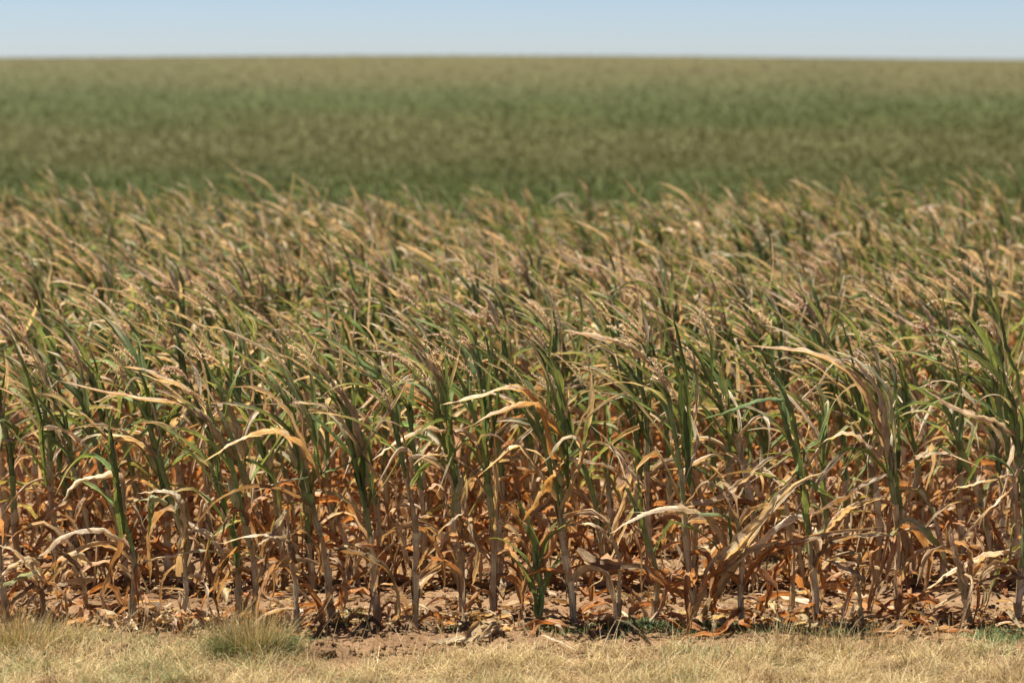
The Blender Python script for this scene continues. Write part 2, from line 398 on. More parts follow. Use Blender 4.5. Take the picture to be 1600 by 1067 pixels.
# ------------------------------------------------------------------ a maize plant
def gen_plant(r, h=1.02, lean=0.18, green=0.5, dens=1.0, tassel=True, ear=False, style='tall', lod=1, wind=1.0, yaw=None, thick=1.0):
    """returns dict of local geometries: stalk, leaves (list), tassel, ear"""
    nst = 14; t = np.linspace(0, 1, nst)
    bow = r.uniform(-.03, .03); ph = r.uniform(0, 6)
    P = np.stack([-lean * t ** 1.9 + bow * np.sin(t * 3.1) + .006 * np.sin(t * 11 + ph), r.uniform(-.05, .05) * t + .006 * np.cos(t * 9 + ph), h * t * (1 - .06 * lean)], 1)
    P[0, 2] = -0.02
    rad = (0.0128 - 0.007 * t) * thick
    def pt(u):
        k = u * (nst - 1); i = min(int(k), nst - 2); f = k - i; return P[i] * (1 - f) + P[i + 1] * f
    gh = 1.0 - green * r.uniform(.8, 1.1)        # height above which it is green
    dry_s = vary(mixc(mixc(TAN, STRAW, .3), OCHRE, r.uniform(.1, .4)), r, .12)
    grn = vary(mixc(GREEN, DGREEN, r.uniform(0, .8)), r, .2)
    sc_ = [mixc(dry_s, mixc(grn, YGREEN, .3), float(sm(gh - .12, gh + .1, u))) for u in t]
    stalk = [tube(P, rad, sc_, r, 8 if lod == 1 else 5)]
    yaw = r.uniform(-.7, .7) if yaw is None else yaw
    nl = int((20 if style == 'tall' else 12) * dens)
    leaves = []
    hs = np.linspace(0, 1, nl) ** 1.15 * .93 + .04 + np.array([r.uniform(-.025, .025) for _ in range(nl)])
    for k, u in enumerate(hs):
        u = float(min(.99, max(.03, u))); p = pt(u)
        az = yaw + (math.pi if k % 2 else 0) + r.gauss(0, .38)
        gf = float(sm(gh - .1, gh + .08, u + r.gauss(0, .07)))
        nx_ = hs[k + 1] if k + 1 < nl else min(1.0, u + .09)
        # sheath under each leaf
        dry_l = mixc(vary([TAN, RUST, STRAW, BROWN, OCHRE, PINK][r.choices(range(6), [4, 1.8 if u < .55 else .5, 3.2, 1.2, .6, 1.8])[0]], r, .15), TAN, r.uniform(0, .5))
        is_g = r.random() < gf * .9
        lo = pt(max(.0, u - .11)); cs = mixc(dry_s, grn, gf); cs2 = mixc(dry_l, grn, gf * .9)
        rr = (0.0134 - 0.0065 * u) * thick
        stalk.append(sheath(lo, p + (p - lo) * .15, rr * 1.12, rr * 1.22, r.uniform(0, 6.28), 5.2, vary(cs, r, .1), vary(cs2, r, .1), r, 1.25 + r.random() * .5))
        if u < .5 or style == 'short':
            low = True
            L = r.uniform(.28, .62); W = r.uniform(.018, .044)
            el = r.uniform(.1, 1.1) if r.random() < .75 else r.uniform(-.6, .2)
            droop = r.uniform(1.2, 3.6); wd = r.uniform(.1, .9) * wind; fold = r.uniform(.55, 1.32); tw = r.uniform(-3.5, 3.5)
            kink = (r.randint(2, 7), r.uniform(.8, 2.4)) if r.random() < .55 else None
            ca, cb = mixc(dry_l, RUST, r.uniform(0, 1) ** .6 * min(1, 1.35 - u)), mixc(dry_l, mixc(RUST, TAN, r.random()), r.uniform(.2, .9))
            if is_g and style != 'short': ca = mixc(YGREEN, dry_l, .4)
            g = gen_leaf(p, az, el, L, W, droop, wd, fold, tw, r, ca, cb, r.uniform(.3, .7), .10, kink, 13 if lod == 1 else 8, .22)
        elif u < .72:
            L = r.uniform(.46, .82); W = r.uniform(.022, .042); el = r.uniform(.8, 1.38)
            droop = r.uniform(.4, 1.8); wd = r.uniform(.4, 1.6) * wind; fold = r.uniform(.55, 1.3); tw = r.uniform(-2.2, 2.2)
            kink = (r.randint(4, 9), r.uniform(.5, 1.5)) if r.random() < .3 else None
            if is_g: ca, cb, spl = vary(mixc(grn, YGREEN, r.uniform(0, .35)), r, .15), vary(mixc(dry_l, STRAW, .3), r, .1), r.uniform(.3, .9)
            else: ca, cb, spl = dry_l, vary(mixc(dry_l, STRAW, r.uniform(0, .7)), r, .1), .5
            g = gen_leaf(p, az, el, L, W, droop, wd, fold, tw, r, ca, cb, spl, .05, kink, 15 if lod == 1 else 9, .14)
        else:
            L = r.uniform(.30, .58); W = r.uniform(.024, .046)
            dv = np.array([math.cos(az) * .42, math.sin(az) * .42, 1.0]) + np.array([-.5 * r.uniform(.1, 1.1) * wind, 0, 0])
            az = math.atan2(dv[1], dv[0]); el = math.atan2(dv[2], math.hypot(dv[0], dv[1]))
            droop = r.uniform(0, .3) if r.random() < .85 else r.uniform(.9, 2.2); wd = r.uniform(.55, 1.5) * wind; fold = r.uniform(.85, 1.4); tw = r.uniform(-1.0, 1.0)
            if is_g:
                ca = vary(mixc(grn, BGREEN, r.uniform(0, .5)), r, .18); cb = vary(mixc(mixc(TAN, STRAW, .5), grn, r.choice([0, .3, .9])), r, .12); spl = r.uniform(.35, .9)
            else: ca, cb, spl = vary(mixc(mixc(dry_l, PINK, .4), STRAW, r.random() * .5), r, .1), vary(mixc(dry_l, STRAW, .65), r, .1), .5
            g = gen_leaf(p, az, el, L, W, droop, wd, fold, tw, r, ca, cb, spl, .03, None, 15 if lod == 1 else 9, .08, edge=TAN if is_g and r.random() < .3 else None)
        Vz = g[0]                                  # drop the odd leaf that the wind would not leave standing
        if Vz[:, 2].max() > h + .34 or (u > .5 and Vz[:, 0].max() > .16 and Vz[Vz[:, 0].argmax(), 2] > h * .88): continue
        leaves.append(g)
    out = {'stalk': join(stalk), 'leaf': leaves}
    if tassel:
        d = P[-1] - P[-3]; d = d / np.linalg.norm(d) + np.array([-.15 * wind, 0, 0])
        out['tassel'] = gen_tassel(P[-1], d, r.uniform(.18, .30), r.randint(1, 5), r, lod, wind, r.choice([0, 0, 0, .3, 1.6]))
    if ear:
        u = r.uniform(.45, .6); out['ear'] = gen_ear(pt(u) + np.array([.012 * r.choice([-1, 1]), -.015, 0]), (r.choice([-.3, .3]), -.15, 1), r.uniform(.10, .15), r, vary(mixc(GREEN, TAN, r.uniform(.2, 1)), r))
    return out

def place_plant(g, loc, label, group, name='corn_plant', extra=()):
    e = empty(name, loc); tag(e, label, 'corn plant', group)
    obj('stalk', g['stalk'], M_stalk, e)
    for L in g['leaf']: obj('leaf', L, M_leaf, e)
    if 'tassel' in g: obj('tassel', g['tassel'], M_tassel, e)
    if 'ear' in g: obj('ear', g['ear'], M_stalk, e)
    return e

def copy_plant(src, loc, rz, s, label, group):
    c = src.copy(); sc.collection.objects.link(c); c.location = loc; c.rotation_euler = (0, 0, rz); c.scale = s
    for ch in src.children:
        k = ch.copy(); sc.collection.objects.link(k); k.parent = c
    c['label'] = label; c['group'] = group
    return c

# hero leaves: photo points (x, y, depth offset behind/in front of the plant) traced as real curves in the row's plane
def hero_leaf(pts, Y0, org, W, ca, cb, r, fold=.5, twist=.6, split=.6, ruffle=.1, n=22, edge=None):
    P = catmull([at(x, y, Y0 + (dy if dy is not None else 0)) for x, y, dy in pts], n) - org
    P = P + np.stack([np.array([r.gauss(0, .0022) for _ in range(n)]) for _ in range(3)], 1)
    return ribbon(P, np.array([0.15, 1.0, 0.35]), W * .76, fold + (.25 if W < .09 else 0), twist * (1.3 if W < .09 else .6), r, ca, cb, split, ruffle * (1.0 if W < .09 else .6), edge, None, 1.15 if W < .09 else .5)

G, D, T_, S_, Rr, O_, B_, Y_, Pk, Pa = GREEN, DGREEN, TAN, STRAW, RUST, OCHRE, BROWN, YGREEN, PINK, PALE
# (px, py, height m, lean, green share, style, density, tassel, label, hero leaves[(pts, W, colA, colB, fold, twist)])
FRONT = [
 (12, 972, .95, .12, .5, 'tall', .9, 1, 'corn plant with narrow green upper leaves at the far left edge of the front row',
   [([(75, 760, 0), (60, 640, -.05), (35, 560, -.1), (5, 500, -.1)], .05, G, G, 1.0, .6), ([(75, 740, 0), (45, 700, -.1), (0, 655, -.15)], .05, Y_, G, .7, .5), ([(70, 730, 0), (66, 650, -.05), (40, 590, 0), (-10, 540, 0)], .045, D, G, 1.0, .4)]),
 (69, 978, .28, .06, 0, 'short', 1.2, 0, 'collapsed dry corn stub in the left corner, its tan leaves heaped to the left',
   [([(69, 900, 0), (50, 872, -.05), (15, 885, -.1), (-20, 920, -.1)], .05, T_, S_, .5, 1.2), ([(80, 890, 0), (100, 865, -.1), (130, 900, -.15), (140, 960, -.15)], .045, B_, T_, .7, .8), ([(60, 890, 0), (20, 905, -.12), (0, 915, -.12), (-25, 945, -.1)], .05, G * .6 + T_ * .4, T_, .5, .4)]),
 (141, 960, .33, .08, 0, 'short', 1.0, 0, 'short broken corn plant whose long pale leaves arch left over the leaf heap',
   [([(195, 852, .02), (160, 826, -.05), (110, 832, -.1), (60, 868, -.1), (10, 900, -.1)], .05, S_, T_, .4, 1.0), ([(190, 848, 0), (140, 850, -.08), (80, 880, -.15), (-10, 900, -.1)], .045, T_, Rr, .4, .8), ([(145, 880, 0), (120, 868, -.1), (95, 890, -.14), (50, 940, -.1)], .05, S_, B_, .6, -1)]),
 (205, 976, .66, .07, .45, 'tall', .7, 0, 'slim corn plant with one tall folded blue-green leaf and long tan streamers to the left',
   [([(193, 840, 0), (184, 760, -.02), (178, 700, -.02), (165, 630, -.03)], .06, G, BGREEN, 1.05, .3), ([(180, 700, 0), (150, 665, -.05), (110, 630, -.08), (66, 598, -.1)], .03, T_, T_, .8, .4), ([(196, 830, 0), (186, 740, -.05), (172, 690, -.05), (176, 640, -.1)], .05, D, G, 1.1, .3), ([(198, 800, 0), (190, 740, 0), (150, 742, 0), (120, 752, 0), (92, 790, 0)], .05, T_, S_, .5, .8)]),
 (284, 973, .52, .02, .1, 'short', .8, 0, 'short corn plant with a bleached white-green leaf folded over its broken top',
   [([(275, 800, 0), (280, 772, -.02), (255, 765, -.04), (215, 770, -.05)], .06, Pa, S_, .3, .5), ([(282, 900, 0), (290, 820, -.03), (278, 775, -.04), (240, 765, -.03)], .075, T_, S_, .5, .4), ([(262, 785, 0), (245, 775, -.03), (236, 790, -.06), (232, 840, -.06)], .06, Pa, G, .4, .4), ([(290, 830, 0), (320, 830, -.03), (350, 850, -.08)], .035, S_, T_, .5, .9)]),
 (372, 972, .74, .12, .55, 'tall', .7, 0, 'thin leaning corn plant with a dark green folded upper blade left of the straw tuft',
   [([(372, 890, 0), (360, 810, -.02), (345, 750, -.03), (335, 705, -.03)], .05, G, D, 1.1, .3), ([(370, 880, 0), (330, 858, -.04), (270, 866, -.08), (212, 880, -.1)], .04, G * .5 + S_ * .5, S_, .5, 1.3)]),
 (399, 972, 1.02, .20, .5, 'tall', 1.0, 1, 'tall leaning corn plant with pale green and tan folded leaves behind the straw tuft',
   [([(386, 760, 0), (372, 700, -.03), (345, 640, -.04), (300, 565, -.05)], .085, mixc(G, Pa, .5), S_, .9, .3), ([(384, 740, 0), (350, 690, -.05), (325, 655, -.08), (280, 628, -.1), (200, 618, -.15), (90, 595, -.15)], .06, T_, Pk, .6, .7), ([(386, 770, 0), (380, 690, 0), (352, 620, 0), (318, 560, 0)], .07, T_, G, 1.0, .4)]),
 (468, 990, .55, .06, .0, 'short', .8, 0, 'short dead corn plant with its tan top leaf arched over to the left',
   [([(462, 900, 0), (458, 855, -.02), (440, 838, -.04), (400, 833, -.05), (340, 850, -.1)], .065, T_, S_, .4, .5), ([(466, 880, 0), (450, 842, -.05), (420, 840, -.08), (385, 860, -.1)], .05, B_, T_, .6, .6)]),
 (520, 979, 1.05, .21, .5, 'tall', 1.0, 1, 'tall corn plant with a broad tan leaf arching left like a sickle at half height',
   [([(500, 755, 0), (484, 712, -.04), (440, 676, -.08), (385, 682, -.1), (318, 722, -.12)], .085, O_ * .5 + T_ * .5, S_, .3, .5), ([(505, 745, 0), (490, 660, -.02), (455, 585, -.03), (395, 505, -.06)], .08, G, Pk, .95, .3), ([(505, 740, 0), (482, 650, -.06), (430, 560, -.08), (370, 520, -.1), (300, 505, -.1)], .06, mixc(G, Pa, .4), T_, .8, .5), ([(592, 745, .02), (530, 650, -.05), (480, 628, -.1), (395, 632, -.1)], .035, T_, T_, .8, .5)]),
 (592, 977, 1.0, .15, .6, 'tall', .9, 1, 'tall corn plant with a dark green spear of rolled leaves pointing up and left',
   [([(575, 800, 0), (566, 700, -.02), (545, 630, -.03), (512, 560, -.05)], .07, D, G, 1.1, .3), ([(578, 760, 0), (560, 660, -.03), (520, 590, -.05), (470, 545, -.08)], .06, T_, T_, .9, .4), ([(556, 718, 0), (500, 738, -.03), (440, 752, -.05), (395, 768, -.05)], .028, G, S_, .8, .4), ([(592, 900, 0), (600, 860, -.05), (560, 850, -.1), (520, 858, -.1)], .045, Rr, T_, .5, 1)]),
 (648, 985, .98, .10, .25, 'tall', .9, 1, 'thin mostly dry corn plant with crumpled rusty lower leaves and a pale seedy tassel',
   [([(640, 880, 0), (625, 820, -.03), (608, 805, -.05)], .05, T_, B_, .6, .4), ([(520, 858, -.1), (570, 870, -.1), (610, 900, -.12), (622, 960, -.12), (600, 975, -.12)], .05, B_, T_, .8, .5)]),
 (720, 960, 1.05, .12, .5, 'tall', 1.0, 1, 'tall corn plant with a curled pale tassel and a swollen green and tan leaf sheath',
   [([(712, 720, 0), (700, 640, -.02), (680, 580, -.03), (645, 520, -.05)], .07, mixc(G, BGREEN, .5), T_, 1.0, .3), ([(700, 675, 0), (665, 668, -.04), (620, 690, -.06), (578, 722, -.08)], .045, O_ * .4 + T_ * .6, S_, .5, .9), ([(712, 740, 0), (704, 690, -.04), (705, 640, -.05), (690, 560, -.07)], .06, G, G, 1.0, .3)]),
 (773, 965, 1.05, .07, .5, 'tall', 1.0, 1, 'upright tall corn plant with green leaf bundle, left of the small fresh green plant',
   [([(770, 780, 0), (760, 690, -.02), (752, 600, -.03), (735, 530, -.03)], .07, G, BGREEN, 1.0, .3), ([(775, 850, .0), (778, 780, -.06), (775, 700, -.08), (765, 640, -.08)], .05, T_, B_, .9, .3), ([(768, 700, .02), (780, 620, 0), (772, 560, 0), (765, 500, 0)], .05, D, G, 1.0, .3)]),
 (840, 976, .40, .04, 1.0, 'young', 1.0, 0, 'small fresh green corn plant in the gap, leaves spread upward', []),
 (896, 979, 1.0, .17, .45, 'tall', .9, 1, 'tall corn plant with a wide ochre leaf hanging at mid height, pale leaves arching above',
   [([(880, 690, 0), (868, 660, -.04), (830, 614, -.06), (795, 600, -.08), (740, 618, -.1), (690, 632, -.1)], .075, O_, S_, .3, .5), ([(884, 720, 0), (868, 705, -.05), (850, 640, -.08), (815, 628, -.12), (770, 645, -.13), (715, 675, -.12)], .06, O_, Pk, .4, .9), ([(878, 722, 0), (862, 745, -.04), (838, 780, -.06), (815, 815, -.07)], .125, O_, O_, .15, .3), ([(886, 740, 0), (878, 650, 0), (850, 570, -.03), (815, 505, -.05)], .06, G, T_, .9, .3), ([(890, 775, .02), (888, 700, -.02), (880, 640, -.04), (860, 560, -.05)], .07, D, G, 1.0, .3), ([(885, 718, 0), (915, 722, -.05), (960, 735, -.06), (1000, 775, -.05)], .035, S_, T_, .6, .7)]),
 (963, 973, .48, .04, .0, 'short', .8, 0, 'short withered corn plant right of the ochre leaf, its thin leaves bent to both sides',
   [([(955, 845, 0), (930, 820, -.05), (890, 820, -.08), (850, 835, -.08)], .035, S_, T_, .5, .8), ([(900, 860, 0), (940, 885, -.1), (1000, 890, -.12), (1040, 915, -.12), (1058, 945, -.1)], .06, B_, Rr, .5, .4)]),
 (1025, 978, .62, .14, .6, 'tall', .6, 0, 'thin short corn plant with a yellow-green upper stem and wispy tan leaf',
   [([(1012, 850, 0), (1002, 770, -.02), (985, 700, -.03)], .045, Y_ * .5 + G * .5, G, 1.1, .3), ([(1005, 760, 0), (990, 740, -.04), (960, 700, -.06), (920, 660, -.08)], .03, S_, T_, .6, .6)]),
 (1083, 977, 1.08, .12, .6, 'tall', 1.0, 1, 'tall corn plant with dark green rolled leaf column right of centre',
   [([(1082, 760, 0), (1074, 660, -.02), (1062, 580, -.03), (1030, 490, -.05)], .08, D, G, 1.0, .3), ([(1082, 740, .02), (1080, 640, 0), (1070, 560, 0), (1050, 480, 0)], .07, G, D, 1.0, .3), ([(1015, 570, .3), (990, 545, .25), (940, 525, .2), (880, 515, .2)], .05, T_, Pk, .5, .5)]),
 (1155, 982, .52, .02, .1, 'short', 1.0, 0, 'short corn plant with a bent green-streaked leaf arching left over crossed dry leaves',
   [([(1145, 870, 0), (1118, 818, -.03), (1070, 792, -.06), (1010, 800, -.1), (950, 835, -.1)], .06, mixc(T_, O_, .3), S_, .4, .6), ([(1143, 850, 0), (1138, 808, -.02), (1100, 800, -.06), (1030, 800, -.08), (980, 800, -.1)], .045, G, S_, .5, .4), ([(1120, 880, -.05), (1150, 855, -.08), (1200, 800, -.1), (1240, 745, -.1)], .065, T_, S_, .4, .8), ([(1140, 830, .01), (1146, 860, 0), (1140, 800, -.03)], .05, D, Y_, .8, .3), ([(1115, 960, -.02), (1120, 915, -.04), (1150, 870, -.06), (1230, 840, -.08)], .075, Rr, T_, .4, .8)]),
 (1233, 963, .50, .03, .1, 'short', .8, 0, 'thin dry corn plant nearly hidden between the crossed leaves and the tall green plant',
   [([(1233, 900, 0), (1228, 850, -.04), (1180, 850, -.08), (1100, 900, -.1)], .05, Rr, T_, .4, 1.0)]),
 (1274, 977, 1.02, .17, .65, 'tall', .9, 1, 'tall bright green corn plant leaning left with a bushy pink tassel',
   [([(1268, 840, -.02), (1262, 770, -.05), (1250, 700, -.05), (1240, 660, -.04)], .085, G, mixc(G, Y_, .4), .9, .3), ([(1250, 700, 0), (1236, 630, -.03), (1205, 580, -.05), (1180, 550, -.07)], .06, G, D, 1.0, .4), ([(1234, 625, 0), (1195, 622, -.05), (1140, 640, -.1), (1095, 655, -.12)], .04, mixc(G, BGREEN, .8), G, .6, .4), ([(1250, 745, -.03), (1275, 762, -.08), (1310, 782, -.1)], .05, G, Y_, .5, .5), ([(1248, 720, -.02), (1236, 745, -.08), (1200, 780, -.12), (1175, 805, -.12)], .03, G, D, .8, .3), ([(1262, 800, 0), (1220, 815, -.08), (1160, 870, -.12), (1120, 900, -.12)], .06, S_, T_, .4, .9), ([(1262, 900, 0), (1300, 850, -.05), (1370, 835, -.05), (1395, 838, 0)], .05, B_, S_, .5, .8)]),
 (1350, 973, .33, .03, .0, 'short', .7, 0, 'knee-high snapped corn stub with a stiff stalk piece bent to the left',
   [([(1352, 930, 0), (1348, 900, -.02), (1320, 885, -.04), (1270, 868, -.05)], .05, T_, S_, .7, .3)]),
 (1404, 962, 1.05, .12, .35, 'tall', 1.0, 1, 'tall corn plant with bleached silvery folded leaves swept left on a straight tan stalk',
   [([(1398, 760, 0), (1388, 680, -.03), (1375, 610, -.05), (1320, 545, -.08)], .09, T_, S_, .8, .3), ([(1402, 740, 0), (1400, 660, -.02), (1385, 600, -.04), (1340, 560, -.06), (1290, 545, -.08)], .07, Pa, S_, .7, .4), ([(1398, 720, .01), (1370, 650, -.04), (1330, 580, -.08), (1260, 548, -.1), (1170, 540, -.12)], .055, T_, Pk, .6, .5), ([(1392, 738, 0), (1360, 700, -.05), (1325, 675, -.08), (1262, 700, -.1)], .05, Pk, S_, .5, .8), ([(1405, 760, .02), (1408, 690, .02), (1402, 620, .02)], .06, D, G, 1.0, .2), ([(1392, 838, 0), (1420, 815, -.05), (1455, 840, -.1), (1478, 865, -.1)], .06, Pa, Y_, .3, .4), ([(1395, 832, 0), (1435, 828, -.03), (1460, 850, -.06), (1485, 890, -.06)], .05, S_, Pa, .3, .4), ([(1400, 930, 0), (1420, 880, -.05), (1445, 858, -.08), (1480, 860, -.08)], .035, T_, S_, .5, .4)]),
 (1517, 979, .42, .10, .0, 'short', .9, 0, 'broken corn stalk tipped left with two stiff straw-coloured leaf ends',
   [([(1515, 960, 0), (1505, 900, -.02), (1490, 860, -.03), (1482, 822, -.04)], .055, T_, S_, .7, .2), ([(1518, 930, 0), (1500, 880, .02), (1490, 840, .02), (1484, 820, .02)], .05, S_, T_, .7, .2)]),
 (1589, 972, 1.0, .05, .6, 'tall', 1.0, 1, 'tall corn plant with rich green leaves at the far right edge of the front row',
   [([(1592, 700, 0), (1585, 640, -.02), (1565, 570, -.04), (1540, 510, -.05)], .08, D, G, 1.0, .3), ([(1600, 700, 0), (1595, 600, -.02), (1575, 540, -.04), (1560, 470, -.05)], .07, G, D, 1.0, .3), ([(1600, 690, 0), (1560, 660, -.05), (1500, 640, -.08), (1440, 605, -.1)], .05, T_, Pk, .6, .6), ([(1600, 720, -.02), (1580, 760, -.08), (1540, 800, -.1), (1500, 850, -.12)], .045, Pk, S_, .5, .9)]),
]

def gen_young(r):
    n = 8; t = np.linspace(0, 1, n); h = .38
    P = np.stack([.02 * np.sin(t * 5), 0 * t, h * t], 1); P[0, 2] = -.02
    st = tube(P, .014 - .006 * t, [mixc(B_, G, min(1, x * 5)) for x in t], r)
    lv = []
    for k in range(11):
        u = .12 + .85 * k / 10; p = P[0] * (1 - u) + P[-1] * u; p[0] += .01 * math.sin(k)
        az = (0 if k % 2 else math.pi) + r.gauss(0, .5)
        c = vary(mixc(G, BGREEN, r.random() * .6), r, .15)
        lv.append(gen_leaf(p, az, r.uniform(.9, 1.3), r.uniform(.16, .34), r.uniform(.032, .045), r.uniform(.1, .9), .2, r.uniform(.6, 1.0), r.uniform(-.6, .6), r, c, mixc(c, T_ if r.random() < .3 else Y_, .5), .7, .03, None, 13, .08))
    return {'stalk': st, 'leaf': lv}

used_x = []
EXTRA = {
 18: [([(1100, 962, -.02), (1161, 861, -.06), (1235, 766, -.08), (1290, 735, -.08)], .06, T_, S_, .5, .8), ([(1060, 795, .02), (1129, 776, 0), (1188, 729, -.02), (1240, 696, -.02)], .065, T_, S_, .4, .6), ([(1156, 941, 0), (1193, 872, -.05), (1273, 840, -.08), (1385, 822, -.08)], .065, Rr, T_, .5, .9)],
 22: [([(1270, 806, .02), (1320, 778, 0), (1360, 752, 0), (1392, 738, 0)], .06, B_, S_, .4, .7), ([(1285, 838, 0), (1320, 800, -.04), (1347, 787, -.05), (1392, 774, 0)], .06, Pk, T_, .5, .5), ([(1402, 735, .02), (1427, 718, 0), (1475, 708, 0), (1540, 735, 0)], .05, T_, S_, .5, .4), ([(1400, 955, 0), (1453, 925, -.05), (1510, 918, -.08), (1575, 930, -.08)], .05, T_, B_, .5, .8), ([(1400, 900, 0), (1350, 880, -.04), (1300, 900, -.06), (1260, 930, -.06)], .045, T_, Rr, .6, .8)],
 24: [([(1589, 860, 0), (1540, 865, -.05), (1490, 890, -.08), (1440, 925, -.08)], .055, Pk, S_, .5, .8), ([(1600, 735, 0), (1560, 745, -.04), (1520, 755, -.05), (1480, 765, -.05)], .035, T_, S_, .6, .6), ([(1600, 900, -.02), (1560, 900, -.06), (1500, 925, -.1), (1440, 960, -.1)], .05, B_, T_, .5, .6)],
 4: [([(290, 815, 0), (325, 840, -.03), (350, 870, -.06), (362, 905, -.06)], .045, S_, T_, .5, .6)],
 13: [], 12: [([(735, 745, .03), (775, 722, .02), (805, 695, 0), (852, 650, 0)], .05, T_, S_, .5, .6), ([(770, 880, 0), (740, 850, -.04), (700, 860, -.08), (650, 900, -.08)], .05, T_, Rr, .5, .9)],
 10: [([(650, 900, 0), (675, 850, -.04), (705, 815, -.06), (725, 800, -.06)], .05, O_, S_, .4, .7)],
 2: [([(150, 900, 0), (110, 905, -.06), (60, 925, -.1), (10, 965, -.1)], .055, T_, B_, .5, .9)],
 1: [([(75, 905, 0), (55, 895, -.06), (25, 860, -.1), (-10, 850, -.1)], .05, S_, T_, .4, .9), ([(75, 930, 0), (50, 915, -.08), (20, 940, -.12), (0, 970, -.12)], .05, B_, T_, .5, .6)],
}
for i, (px, py, h, lean, gr, style, dens, tas, label, heroes) in enumerate(FRONT):
    heroes = heroes + [(a_, W_ * .78, b_, c_, d_, e_) for (a_, W_, b_, c_, d_, e_) in EXTRA.get(i, [])]
    r = random.Random(100 + i)
    gp = ground_at(px, py); gp[2] = gz(gp[0], gp[1]); used_x.append((gp[0], label))
    if style == 'young': geo = gen_young(r)
    else: geo = gen_plant(r, h, lean, gr, dens * .72, bool(tas), ear=(i in (11, 6)), style=style, thick=1.0 if h > .6 else .9)
    for (pts, W, ca, cb, fo, tw) in heroes:
        geo['leaf'].append(hero_leaf(pts, gp[1], gp, W, vary(ca, r, .08), vary(cb, r, .08), r, fo, tw))
    place_plant(geo, gp, label, 'corn plants of the front row')


ORD = ['first', 'second', 'third', 'fourth', 'fifth', 'sixth', 'seventh', 'eighth', 'ninth', 'tenth']
SHORT = ['leftmost green plant', 'collapsed left stub', 'arching pale-leaved plant', 'slim blue-green plant', 'bleached folded-top plant',
         'plant left of straw tuft', 'pale bundled plant', 'dead arched-top plant', 'sickle-leaf plant', 'dark green spear plant', 'thin rusty-leaved plant',
         'curled-tassel plant', 'feathery-tassel plant', 'small fresh green plant', 'ochre-leaf plant', 'short withered plant', 'thin yellow-green plant', 'dark green column plant',
         'crossed-leaf plant', 'half-hidden thin plant', 'bright green leaning plant', 'snapped stub', 'silvery-leaved plant', 'broken tipped stalk', 'rightmost green plant']
KL = {'green': 'green-topped', 'mixed': 'half-dried', 'dry': 'fully dried', 'low': 'low withered'}
seen = {}
def behind_label(kd, k, x, y):
    sx = x / y; j = min(range(len(FRONT)), key=lambda q: abs(used_x[q][0] / 9.98 - sx)); dlt = sx - used_x[j][0] / 9.98
    side = 'left' if dlt < 0 else 'right'
    opts = ['straight behind the'] if abs(dlt) < .004 else []
    opts += ['just %s behind the' % side, 'farther %s behind the' % side]
    for o in opts:
        lb = '%s corn plant, %s row, %s %s' % (KL[kd], ORD[k], o, SHORT[j])
        if lb not in seen: break
    seen[lb] = 1
    return lb

def row_xs(k, Yr, r, sp=0.178):
    hw = .2286 * Yr + .12; n = int(2 * hw / sp); x0 = -hw + r.uniform(0, .05)
    return [x0 + (j + .5) * 2 * hw / n + r.uniform(-.05, .05) for j in range(n)]

KINDS = {'green': dict(green=(.5, .68), dens=1.05), 'mixed': dict(green=(.3, .5), dens=1.0), 'dry': dict(green=(.02, .15), dens=1.0), 'low': dict(green=(0, .1), dens=1.0)}
def kind_of(r, k=1): return r.choices(['green', 'mixed', 'dry', 'low'], [4.6 + .5 * k, 2.8, 1.6, .7])[0]
def kind_geo(k, r, lod=1):
    q = KINDS[k]; g = r.uniform(*q['green'])
    if k == 'low': return gen_plant(r, r.uniform(.35, .6), r.uniform(.02, .15), g, 1.0, False, False, 'short', lod)
    return gen_plant(r, r.uniform(.82, 1.12), r.uniform(.02, .30), g, q['dens'], r.random() < (.85 if lod == 1 else .7), lod == 1 and r.random() < .25, 'tall', lod)
ADJ = {'green': 'green-topped corn plant with rolled upright leaves', 'mixed': 'half-dried corn plant with green and tan leaves', 'dry': 'fully dried tan corn plant', 'low': 'low withered corn plant without a tassel'}

rr = random.Random(5); total = len(FRONT)
for k in (1, 2):
    Yr = 10 + .75 * k
    for x in row_xs(k, Yr, rr):
        kd = kind_of(rr); geo = kind_geo(kd, rr)
        y = Yr + rr.uniform(-.05, .05)
        lb = behind_label(kd, k, x, y)
        place_plant(geo, (x, y, gz(x, y)), lb, 'corn plants of the %s row' % ORD[k]); total += 1

protos = {}
for kd, n in (('green', 12), ('mixed', 9), ('dry', 7), ('low', 5)):
    protos[kd] = [kind_geo(kd, rr) for _ in range(n)]
first = {}
LIMIT = 298
stuff_spots = []
NROWS = 19
for k in range(3, NROWS):
    Yr = 10 + .75 * k
    xs_ = row_xs(k, Yr, rr)
    if k == 8: xs_ = sorted(xs_, key=abs)
    for x in xs_:
        kd = kind_of(rr, k); i = rr.randrange(len(protos[kd])); y = Yr + rr.uniform(-.07, .07)
        tall = 1 + .10 * mn.noise(Vector((x * .5, y * .4, 0))) + (.05 * abs(x) / 5 if k > 10 else 0)
        s = (rr.uniform(.9, 1.1), rr.uniform(.9, 1.1), rr.uniform(.92, 1.08) * tall); rz = rr.uniform(-.35, .35)
        if total < LIMIT:
            lb = behind_label(kd, k, x, y); gp = 'corn plants of the %s row' % ORD[k]
            loc = (x, y, gz(x, y))
            if (kd, i) not in first:
                e = place_plant(protos[kd][i], loc, lb, gp); e.rotation_euler = (0, 0, rz); e.scale = s; first[(kd, i)] = e
            else: copy_plant(first[(kd, i)], loc, rz, s, lb, gp)
            total += 1
        else: stuff_spots.append((x, y, kd, s, rz))
print('individual plants', total, 'mass plants', len(stuff_spots))

